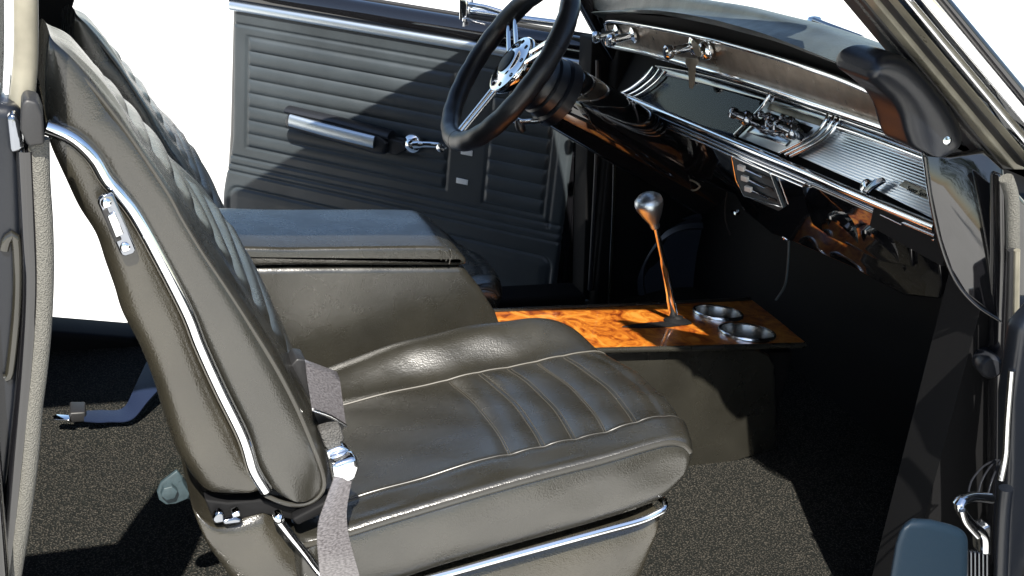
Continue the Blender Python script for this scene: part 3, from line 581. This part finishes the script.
# radio bay
rbz = plate('radio_face', RP, [(766, 98), (829, 118), (824, 131), (806, 145), (778, 153), (738, 137), (758, 118)], .006, 'alu', da, off=.0, bevel=.001)
plate('radio_slot', RP, [(770, 103), (822, 120), (820, 126), (767, 109)], .003, 'post', rbz, off=.003, bevel=.0008)
plate('radio_slot', RP, [(752, 126), (790, 140), (785, 146), (746, 132)], .003, 'chromedark', rbz, off=.003, bevel=.0008)
plate('radio_dial', RP, [(768, 112), (812, 127), (800, 139), (756, 124)], .003, 'dark', rbz, off=.0025, bevel=.0008)
tube('bay_frame', [RP.on(x, y, .008) for x, y in [(773, 86), (769, 96), (762, 107), (750, 120), (735, 135)]], .004, 'chrome', rbz, spl=20)
for dx in (0, 6, 11):
    tube('bay_frame', [RP.on(x+dx, y+dx*.3, .008) for x, y in [(829, 108), (828, 116), (821, 128), (806, 140), (780, 153)]], .0035, 'chrome', rbz, spl=20)
kn = (RP.n*1+Vector((-.3, .15, .1))).normalized()
def knob(name, px, py, pl, d, prof, m, parent): return lathe(name, pl.on(px, py, .003), d, prof, m, parent, n=24)
KP = [(.008, -.002), (.008, .012), (.011, .014), (.012, .026), (.010, .030), (.007, .031), (.006, .043), (.0085, .045), (.0085, .054), (.004, .057), (0, .057)]
for (px, py, sc) in ((757, 123, 1.0), (803, 136, 1.0), (787, 131, .75), (775, 120, .6), (797, 124, .6)):
    knob('radio_knob', px, py, RP, kn, [(r*sc*1.15, h*sc) for r, h in KP], 'chromedark', da)
for (px, py) in ((771, 117), (781, 122), (790, 126), (766, 127), (776, 131)):
    plate('push_button', RP, [(px-4, py-2.5), (px+3, py), (px+1, py+4), (px-6, py+1.5)], .014, 'chromedark', da, off=.016, bevel=.0015)
# glove box
gb = plate('glove_box_panel', RP, [(832, 128), (880, 144), (928, 161), (935, 212), (933, 219), (880, 192), (798, 156), (816, 144), (828, 134)], .006, 'ribbed', da, off=.001, bevel=.001)
lathe('lock_base', RP.on(868, 187, .002), RP.n, [(.011, 0), (.011, .006), (.008, .008), (0, .008)], 'chrome', gb, n=24)
plate('latch', RP, [(862, 190), (874, 179), (882, 177), (884, 181), (872, 188), (867, 193)], .006, 'chromedark', gb, off=.016, bevel=.0015)
bd = plate('badge', RP, [(898, 185), (905, 180), (934, 194), (935, 203)], .003, 'post', gb, off=.006, bevel=.001)
def text(name, s, pl, px, py, size, m, parent, off=.0, skew=None):
    cu = bpy.data.curves.new(name, 'FONT'); cu.body = s; cu.size = size; cu.extrude = .0003; cu.align_x = 'CENTER'; cu.align_y = 'CENTER'
    ob = bpy.data.objects.new(name, cu); S.collection.objects.link(ob); dg = bpy.context.evaluated_depsgraph_get(); me = bpy.data.meshes.new_from_object(ob.evaluated_get(dg)); bpy.data.objects.remove(ob)
    o = bpy.data.objects.new(name, me); me.materials.clear(); me.materials.append(M[m]); u = -pl.u if (-pl.u).dot(Rt) > 0 else pl.u; v = pl.n.cross(u)
    if v.z < 0: v = -v
    n_ = u.cross(v); P = pl.on(px, py, off)
    me.transform(Matrix(((u.x, v.x, n_.x, P.x), (u.y, v.y, n_.y, P.y), (u.z, v.z, n_.z, P.z), (0, 0, 0, 1)))); me.transform(Matrix.Translation(-ORG[parent]))
    link(o, parent); return o
text('badge_lettering', 'Super Sport', RP, 918, 192, .010, 'dark', bd, off=.0065)
# chrome lips below the recess
for off_y, r_, mm in ((0, .0072, 'chrome'), (8, .0042, 'chromedark'), (12, .0040, 'chrome'), (17, .0030, 'chrome')):
    tube('lower_lip', [LP.on(x, y+off_y*(.75+.25*(x-618)/317), .006-off_y*.0002) for x, y in [(616, 94), (640, 103), (700, 128), (740, 145), (800, 170), (860, 196), (936, 228)]], r_, mm, da, spl=50)
# lower gloss panel with vents, heater control
low = plate('lower_panel', LP, [(640, 112), (700, 138), (800, 182), (936, 243), (942, 285), (938, 300), (905, 297), (850, 268), (800, 246), (772, 235), (745, 213), (735, 196), (700, 182), (668, 165), (645, 140)], .03, 'gloss', da, off=.0, bevel=.006)
hc = plate('heater_control', LP, [(731, 153), (770, 173), (783, 208), (778, 211), (744, 196), (737, 180)], .006, 'gauge', low, off=.004, bevel=.001)
tube('control_frame', [LP.on(x, y, .006) for x, y in [(731, 153), (770, 173), (782, 207), (744, 196), (736, 180)]], .0012, 'chrome', hc, closed=True, n=6)
for k in range(3):
    plate('lever_slot', LP, [(742+k*3, 166+k*11), (770+k*3, 178+k*11), (770+k*3, 180.5+k*11), (742+k*3, 168.5+k*11)], .003, 'rubber', hc, off=.006, bevel=0)
    plate('lever_tab', LP, [(737+k*3.5, 165+k*10.5), (743+k*3.5, 167+k*10.5), (743+k*3.5, 172+k*10.5), (737+k*3.5, 170+k*10.5)], .006, 'white', hc, off=.014, bevel=.001)
    tube('lever_rod', [LP.on(744+k*3.5, 169+k*10.5, .010), LP.on(762+k*3, 177+k*11, .008)], .0014, 'chrome', hc, n=6)
ash = plate('ash_tray', LP, [(801, 186), (812, 185), (900, 224), (910, 240), (912, 268), (880, 262), (830, 238), (812, 225), (804, 200)], .008, 'gloss', low, off=.008, bevel=.005)
tube('ash_tray_edge', [LP.on(x, y, .010) for x, y in [(803, 186), (812, 184), (860, 205), (902, 225)]], .0015, 'chromedark', ash, spl=16)
for (px, py, r_) in ((848, 235, .045), (886, 252, .048)):
    lathe('vent_outlet', LP.on(px, py, .0), (LP.n+Vector((0, 0, -.5))), [(r_, -.02), (r_, .003), (r_-.004, .006), (r_-.008, .003), (r_-.010, -.002), (0, -.004)], 'gloss', low, n=40)
lathe('under_dash_screw', LP.on(734, 212, -.02), (-.3, -1, .3), [(.004, -.01), (.004, .012), (.006, .014), (.006, .02), (0, .021)], 'chrome', low, n=16)
lathe('under_dash_screw', LP.on(786, 238, -.01), (-.6, -1, .6), [(.004, -.01), (.004, .012), (.008, .014), (.006, .02), (0, .021)], 'chrome', low, n=16)
tube('wire', [LP.on(789, 240, -.01), Px(788, 262, 1.24), Px(785, 285, 1.25), Px(776, 300, 1.26)], .0022, 'bluegrey', low, spl=20)
tube('wire', [LP.on(684, 176, -.02), Px(692, 190, 1.25), Px(700, 186, 1.25), Px(690, 180, 1.24), Px(683, 186, 1.25)], .002, 'post', low, spl=30)
tube('wire', [Px(727, 152+40, 1.24), Px(725, 215, 1.25), Px(730, 235, 1.26)], .0016, 'dark', low, spl=16)
# switch knobs and lighter on the strip
pn = (SP.n+Vector((-.4, .1, .05))).normalized()
KS = [(1.25*r_, h_*1.15) for r_, h_ in [(.013, 0), (.013, .004), (.009, .006), (.0062, .008), (.0062, .034), (.009, .036), (.0105, .040), (.0105, .046), (.008, .049), (0, .050)]]
for (px, py) in ((634, 35), (618, 32)): knob('switch_knob', px, py, SP, pn, KS, 'chrome', da)
knob('switch_knob', 694, 46, SP, pn, KS, 'chrome', da)
ig = knob('ignition_lock', 709, 49, SP, SP.n, [(.017, 0), (.017, .008), (.014, .014), (.011, .016), (.011, .022), (0, .023)], 'chrome', da)
key = thing('ignition_key', SP.on(692, 60, .03), 'worn brass key hanging on a ring from the ignition lock', 'key')
lathe('bow', SP.on(697, 48, .028), SP.n, [(.0155, 0), (.016, .0012), (.0155, .0024), (0, .0024)], 'post', key, n=24)
plate('blade', SP, [(686, 58), (697, 59), (698, 63), (695, 67), (694, 84), (692, 89), (689, 88), (688, 68), (685, 63)], .002, 'post', key, off=.030, bevel=.0005)

# =================================================================== STEERING COLUMN & WHEEL
ax = (Py(636, 136, 2.10)-Py(508, 58, 2.10)).normalized()     # from the driver towards the firewall
ax = Vector((ax.x, .02, ax.z)).normalized(); axc = ax.copy(); ax = (Py(640, 128, 2.10)-Py(510, 62, 2.10)).normalized(); ax = (Matrix.Rotation(R(9), 3, 'Y') @ Vector((ax.x, -.10, ax.z))).normalized()
HB = Py(513, 66, 2.10)
sc_ = thing('steering_column', HB+ax*.3, 'thick glossy black steering column running under the dashboard', 'steering column')
lathe('column_tube', HB, axc, [(.060, .10), (.064, .105), (.066, .20), (.066, .55), (.05, .56)], 'gloss', sc_, n=48)
lathe('boot', HB, axc, [(.048, .025), (.054, .03), (.056, .045), (.053, .048), (.057, .052), (.059, .068), (.056, .071), (.061, .075), (.063, .092), (.060, .095), (.067, .10), (.069, .12), (.062, .125)], 'capblack', sc_, n=48)
tube('turn_signal_lever', [HB+ax*.09+Vector((0, -.02, -.05)), Py(520, 122, 2.12), Py(513, 116, 2.14)], [.005, .006, .007], 'chromesoft', sc_, spl=14)
lathe('lever_tip', Py(521, 128, 2.12), Vector((.5, 0, -.8)), [(.004, -.02), (.009, -.01), (.010, .0), (.007, .008), (0, .01)], 'vinylblack', sc_, n=20)
sw = thing('steering_wheel', HB, 'black leather rimmed steering wheel with paired chrome spokes and round hub', 'steering wheel')
e1 = Vector((0, 1, 0)); e1 = (e1-ax*e1.dot(ax)).normalized(); e2 = ax.cross(e1)
if e2.z < 0: e2 = -e2
RW = .178
ring = []
for k in range(96):
    a = 2*math.pi*k/96; ring.append(HB-ax*.012+e1*math.cos(a)*RW+e2*math.sin(a)*RW)
# finger grips on the inside
vs = [.0185+.0012*abs(math.sin(k*math.pi/4)) for k in range(96)]
tube('rim', ring, vs, 'vinylblack', sw, n=18, closed=True, angle=0)
for a in (R(-90), R(-90+118), R(-90-118)):
    d = e1*math.cos(a)+e2*math.sin(a); t = ax.cross(d)
    for s in (-1, 1):
        tube('spoke', [HB+d*.03+t*(.012*s)-ax*.002, HB+d*.09+t*(.011*s)-ax*.006, HB+d*(RW-.008)+t*(.010*s)-ax*.012], .0058, 'chrome', sw, spl=12, flat=.6, flatdir=ax)
    tube('spoke_sleeve', [HB-ax*.012+e1*math.cos(a+q)*RW+e2*math.sin(a+q)*RW for q in (-.13, -.065, 0, .065, .13)], .0202, 'vinylblack', sw, spl=12, n=18)
hb = lathe('hub', HB, -ax, [(.045, -.03), (.056, -.012), (.063, -.002), (.063, .004), (.060, .008), (.038, .010), (.034, .013), (.028, .016), (.020, .0165), (0, .017)], 'chrome', sw, n=48)
lathe('hub_emblem', HB-ax*.0172, -ax, [(.024, 0), (.024, .001), (.021, .0025), (0, .003)], 'navy', hb, n=32)
for k in range(9):
    a = 2*math.pi*k/9; lathe('hub_bolt', HB-ax*.009+(e1*math.cos(a)+e2*math.sin(a))*.049, -ax, [(.0045, 0), (.0045, .001), (.003, .0012), (.003, .0), (0, 0)], 'dark', hb, n=12)

# =================================================================== DRIVER DOOR (open, hinge at front)
HG = Py(565, 300, 2.5); HG.z = 0; th = math.atan2(.65, .73)
du = Vector((-math.cos(th), math.sin(th), 0)); dn = Vector((-math.sin(th), -math.cos(th), 0))
DP = Plane(HG, HG+du, HG+Vector((0, 0, 1)))
def dpt(u, z, o=0): return HG+du*u+Vector((0, 0, z))+dn*o
dd = thing('driver_door', dpt(.5, .35, -.05), 'open far car door with ribbed dark vinyl panel and chrome strip', 'car door')
# profile of panel outline: rear edge at u=.985, slightly curved
def uend(z): return .985+.03*smooth01((.62-z)/.2)-.0*z
nu, nz = 260, 300; ZB, ZT = .335, .952; rows = []
def gro(d, w): return math.exp(-(d/w)**2)
blocks = [(.352, .938, .585, .882, 8), (.085, .245, .57, .882, 8)]
def h(u, z):
    v = 0
    for (a, b, c, d, nr) in blocks:
        if a-.01 < u < b+.01 and c-.01 < z < d+.01:
            e = min(u-a, b-u, z-c, d-z); inn = smooth01(e/.008)
            ph = (z-c)/(d-c)*nr; fr = ph % 1
            v += inn*.0075*(math.sin(math.pi*fr)**.45)-.004*inn
        e = max(abs(u-(a+b)/2)-(b-a)/2, abs(z-(c+d)/2)-(d-c)/2); v -= .003*gro(e, .004)
    for zz, u0, u1 in ((.909, .0, .99), (.552, .0, 1.1), (.528, .0, 1.1), (.508, .0, 1.1)):
        if zz != .909 or u > .095: v -= .0038*gro(z-zz, .0042)
    # lower pocket outline
    cx, cz, hx, hz = .52, .41, .47, .055
    qx, qz = abs(u-cx)-hx+.03, abs(z-cz)-hz+.03; e = math.hypot(max(qx, 0), max(qz, 0))+min(max(qx, qz), 0)-.03
    v -= .004*gro(e, .0045); v += .004*smooth01(-e/.03)
    # vertical front groove
    if z > .54: v -= .003*gro(u-.068, .004)
    return v
for i in range(nu+1):
    row = []
    for j in range(nz+1):
        z = ZB+(ZT-ZB)*j/nz; u = .03+(uend(z)-.03)*i/nu; z2 = z
        if u > .93 and z < ZB+.06:                       # rounded rear corner
            k = (u-.93)/.08; z2 = max(z, ZB+.06-.06*math.sqrt(max(0, 1-min(1, k)**2)))
        ed = min((u-.03), (uend(z)-u))/.012; ro = -.012*(1-math.sqrt(max(0, 1-(1-min(1, ed))**2)))
        row.append(dpt(u, z2, h(u, z)+ro))
    rows.append(row)
grid('inner_panel', rows, 'doorvinyl', dd, angle=0)
prism('door_shell', [dpt(.012, .33, -.012), dpt(1.0, .33, -.012), dpt(1.012, .45, -.012), dpt(1.002, .62, -.012), dpt(.995, .985, -.012), dpt(.012, .985, -.012)], -dn*.10, 'gloss', dd, bevel=.012)
lathe('panel_screw', dpt(.955, .385, .0), dn, [(.007, -.003), (.007, .001), (.004, .003), (0, .0035)], 'chrome', dd, n=16)
lathe('panel_screw', dpt(.053, .352, .0), dn, [(.009, -.003), (.009, .001), (.006, .003), (0, .0035)], 'chrome', dd, n=16)
lathe('panel_screw', dpt(.345, .437, .0), dn, [(.005, -.003), (.005, .001), (.003, .003), (0, .0035)], 'post', dd, n=16)
tube('chrome_strip', [dpt(.99, .955, .004), dpt(.5, .956, .004), dpt(.02, .957, .004)], .012, 'satin', dd, flat=.6, flatdir=dn, n=14)
tp = []
for i in range(30):
    u = .995-.99*i/29; tp.append([dpt(u, .962, .0), dpt(u, .972, .006), dpt(u, .985, .008), dpt(u, 1.0, .004), dpt(u, 1.012, -.006), dpt(u, 1.018, -.03), dpt(u, 1.012, -.07), dpt(u, .99, -.09)])
grid('door_top', tp, 'gloss', dd, angle=0)
tube('window_seal', [dpt(.99, 1.018, -.045), dpt(.02, 1.018, -.045)], .006, 'rubber', dd)
# arm rest / pull
ar = prism('armrest', [dpt(.80, .688, 0), dpt(.79, .712, 0), dpt(.60, .712, 0), dpt(.53, .705, 0), dpt(.50, .69, 0), dpt(.505, .655, 0), dpt(.53, .652, 0), dpt(.79, .672, 0)], dn*.045, 'vinylblack', dd, bevel=.009, seg=4)
tube('armrest_chrome', [dpt(.780, .697, .046), dpt(.68, .691, .049), dpt(.535, .684, .046)], .0165, 'satin', ar, flat=.5, flatdir=dn, n=16)
tube('armrest_pad', [dpt(.80, .716, .02), dpt(.66, .714, .024), dpt(.50, .704, .024)], .011, 'vinylblack', ar, n=14, flat=2, flatdir=dn)
side_c = prism('armrest_cup', [dpt(.56, .70, .01), dpt(.47, .695, .01), dpt(.455, .672, .01), dpt(.48, .655, .01), dpt(.56, .66, .01)], dn*.02, 'rubber', ar, bevel=.005)
cb = dpt(.445, .69, .006)
ck = lathe('window_crank', cb, dn, [(.026, 0), (.026, .008), (.022, .014), (.014, .018), (.013, .024), (.006, .028), (0, .029)], 'chrome', dd, n=32)
tube('crank_arm', [cb+dn*.02, dpt(.40, .700, .028), dpt(.355, .706, .03)], [.010, .008, .0075], 'chrome', ck, spl=14, flat=.6, flatdir=dn, n=14)
lathe('crank_knob', dpt(.350, .706, .02), dn, [(.006, 0), (.010, .01), (.013, .025), (.011, .034), (0, .037)], 'chromesoft', ck, n=20)
for (u, z) in ((.300, .692), (.306, .615)):
    prism('trim_label', [dpt(u-.016, z-.007, .0), dpt(u+.016, z-.007, .0), dpt(u+.016, z+.007, .0), dpt(u-.016, z+.007, .0)], dn*.003, 'white', dd, bevel=.001)
lathe('lock_knob', dpt(.335, 1.0, .0), (0, 0, 1), [(.004, 0), (.004, .01), (.007, .013), (.007, .02), (0, .022)], 'chrome', dd, n=16)
vw = tube('vent_window_frame', [dpt(.34, 1.03, -.05), dpt(.2, 1.032, -.05), dpt(.10, 1.035, -.05)], .009, 'chrome', dd, spl=14)
tube('frame_post', [dpt(.345, 1.02, -.05), dpt(.335, 1.10, -.05), dpt(.30, 1.3, -.06)], .006, 'chromesoft', vw, spl=10)
prism('latch', [dpt(.355, 1.01, -.02), dpt(.335, 1.01, -.02), dpt(.335, 1.06, -.02), dpt(.36, 1.07, -.02)], dn*.01, 'chrome', vw, bevel=.003)
tube('latch_arm', [dpt(.35, 1.05, -.02), dpt(.30, 1.052, -.015), dpt(.25, 1.045, -.02)], .006, 'chrome', vw, spl=10)
prism('hinge_face', [dpt(.012, .34, -.01), dpt(.012, .95, -.01), dpt(-.02, .95, -.05), dpt(-.02, .34, -.05)], -dn*.02, 'gloss', dd, bevel=.002)
for z in (.40, .42): lathe('hinge_bolt', dpt(-.02, z, -.03), (du*-1+dn).normalized(), [(.006, -.002), (.006, .003), (0, .004)], 'chrome', dd, n=12)

# =================================================================== PASSENGER DOOR (open, seen edge-on at the right)
PH = Vector((1.17, .99, 0)); pd = Vector((-.30, -.95, 0)).normalized(); pn_ = Vector((-pd.y, pd.x, 0))
if pn_.dot(Vector((0, 1, 0))) < 0: pn_ = -pn_
def pp(u, z, o=0): return PH+pd*u+Vector((0, 0, z))+pn_*o
pdr = thing('passenger_door', pp(.3, .35, -.05), 'open near car door seen edge-on with navy armrest and chrome handle', 'car door')
side('hinge_edge', [(1012, 400), (1022, 330), (1050, 300), (1050, 660), (1004, 660), (1008, 540), (1011, 470)], .97, .03, 'capblack', pdr, bevel=.008)
tube('edge_chrome', [Py(1012, 370, .96), Py(1008, 420, .96), Py(1006, 455, .955), Py(1001, 480, .95)], .0045, 'chromesoft', pdr, spl=20)
tube('edge_seal', [Py(1006, 488, .95), Py(1003, 520, .95), Py(1000, 600, .95)], .009, 'capblack', pdr, spl=14)
prism('armrest', [Py(a, b, .80) for a, b in [(901, 526), (912, 521), (930, 522), (950, 527), (966, 533), (968, 545), (966, 640), (880, 640), (889, 580), (895, 545)]], (.02, .02, -.01), 'navy', pdr, bevel=.014, seg=5)
hd = tube('door_handle', [Py(990, 498, .92), Py(972, 497, .91), Py(960, 502, .90), (Py(962, 512, .90)), Py(972, 525, .90), Py(983, 535, .90), Py(984, 550, .90)], .006, 'chrome', pdr, spl=40, flat=1.3, flatdir=(0, 1, 0))
tube('handle_lip', [Py(962, 510, .89), Py(966, 522, .89), Py(978, 536, .89)], .004, 'chromesoft', hd, spl=20)
side('handle_base', [(982, 530), (992, 526), (992, 556), (983, 556)], .90, .02, 'chromesoft', pdr, bevel=.003)
for k in range(6): side('grille_rib', [(967+k*4, 552+k*.5), (969+k*4, 552+k*.5), (969+k*4, 580), (967+k*4, 580)], .895, .008, 'chromedark', pdr, bevel=.0008)
for dx in (0, 10, 20):
    tube('recess_curve', [Py(968+dx, 495, .93), Py(972+dx, 480, .95), Py(984+dx*.7, 466, .97), Py(996+dx*.3, 460, .98)], .0012, 'vinylblack', pdr, spl=20)
prism('inner_panel', [pp(.03, .36, -.03), pp(.85, .36, -.03), pp(.85, 1.0, -.03), pp(.03, 1.0, -.03)], -pn_*.08, 'gloss', pdr, bevel=.012)

c1 = cup(*CUPS[0]); c1['label'] = 'far round cup holder nearer the shift lever, with a brushed steel rim'
c2 = cup(*CUPS[1]); c2['label'] = 'near round cup holder at the front corner of the wood panel'

# =================================================================== far side of the road (behind the photographer, mirrored in the paint and chrome)
M['bark'] = mat('bark', (.09, .065, .045), .9, bump=[('noise', 20, .02, .8)]); M['leafm'] = mat('leaves', (.055, .085, .03), .6)
def tree(x, y, h, r, seed, label):
    rd = random.Random(seed); t = thing('tree', (x, y, 0), label, 'tree', 'trees across the road')
    tube('trunk', [Vector((x, y, -.35)), Vector((x+.1, y, h*.3)), Vector((x-.1, y+.1, h*.6)), Vector((x, y, h*.85))], [.03*h, .025*h, .018*h, .008*h], 'bark', t, spl=20)
    vs = []; fs = []
    for c in range(26):
        a = rd.random()*6.283; q = rd.random()**.6*r; cz = h*(.38+.55*rd.random()); c0 = Vector((x+q*math.cos(a)*(1-.4*abs(cz/h-.6)), y+q*math.sin(a), cz)); cr_ = r*(.22+.25*rd.random())
        for l in range(90):
            d = Vector((rd.gauss(0, 1), rd.gauss(0, 1), rd.gauss(0, .8))).normalized()*cr_*rd.random()**.35; p = c0+d; u = Vector((rd.gauss(0, 1), rd.gauss(0, 1), rd.gauss(0, 1))).normalized(); v = u.orthogonal().normalized(); z_ = .10+.12*rd.random(); k = len(vs)
            vs += [p-u*z_, p+v*z_*.6, p+u*z_, p-v*z_*.6]; fs.append((k, k+1, k+2, k+3))
    mesh('crown', vs, fs, 'leafm', t, smooth=False)
for k, (x, y, h_, r_, lb) in enumerate([(-13, -20, 7, 3.2, 'broad low tree at the left end of the row across the road'), (-4, -24, 9, 3.6, 'tall round tree second from the left across the road'), (7, -19, 6.5, 2.8, 'small tree third from the left across the road'), (17, -22, 8.5, 3.8, 'wide tree fourth from the left across the road'), (30, -20, 7.5, 3.4, 'last tree at the right end of the row across the road')]): tree(x, y, h_, r_, 11+k, lb)
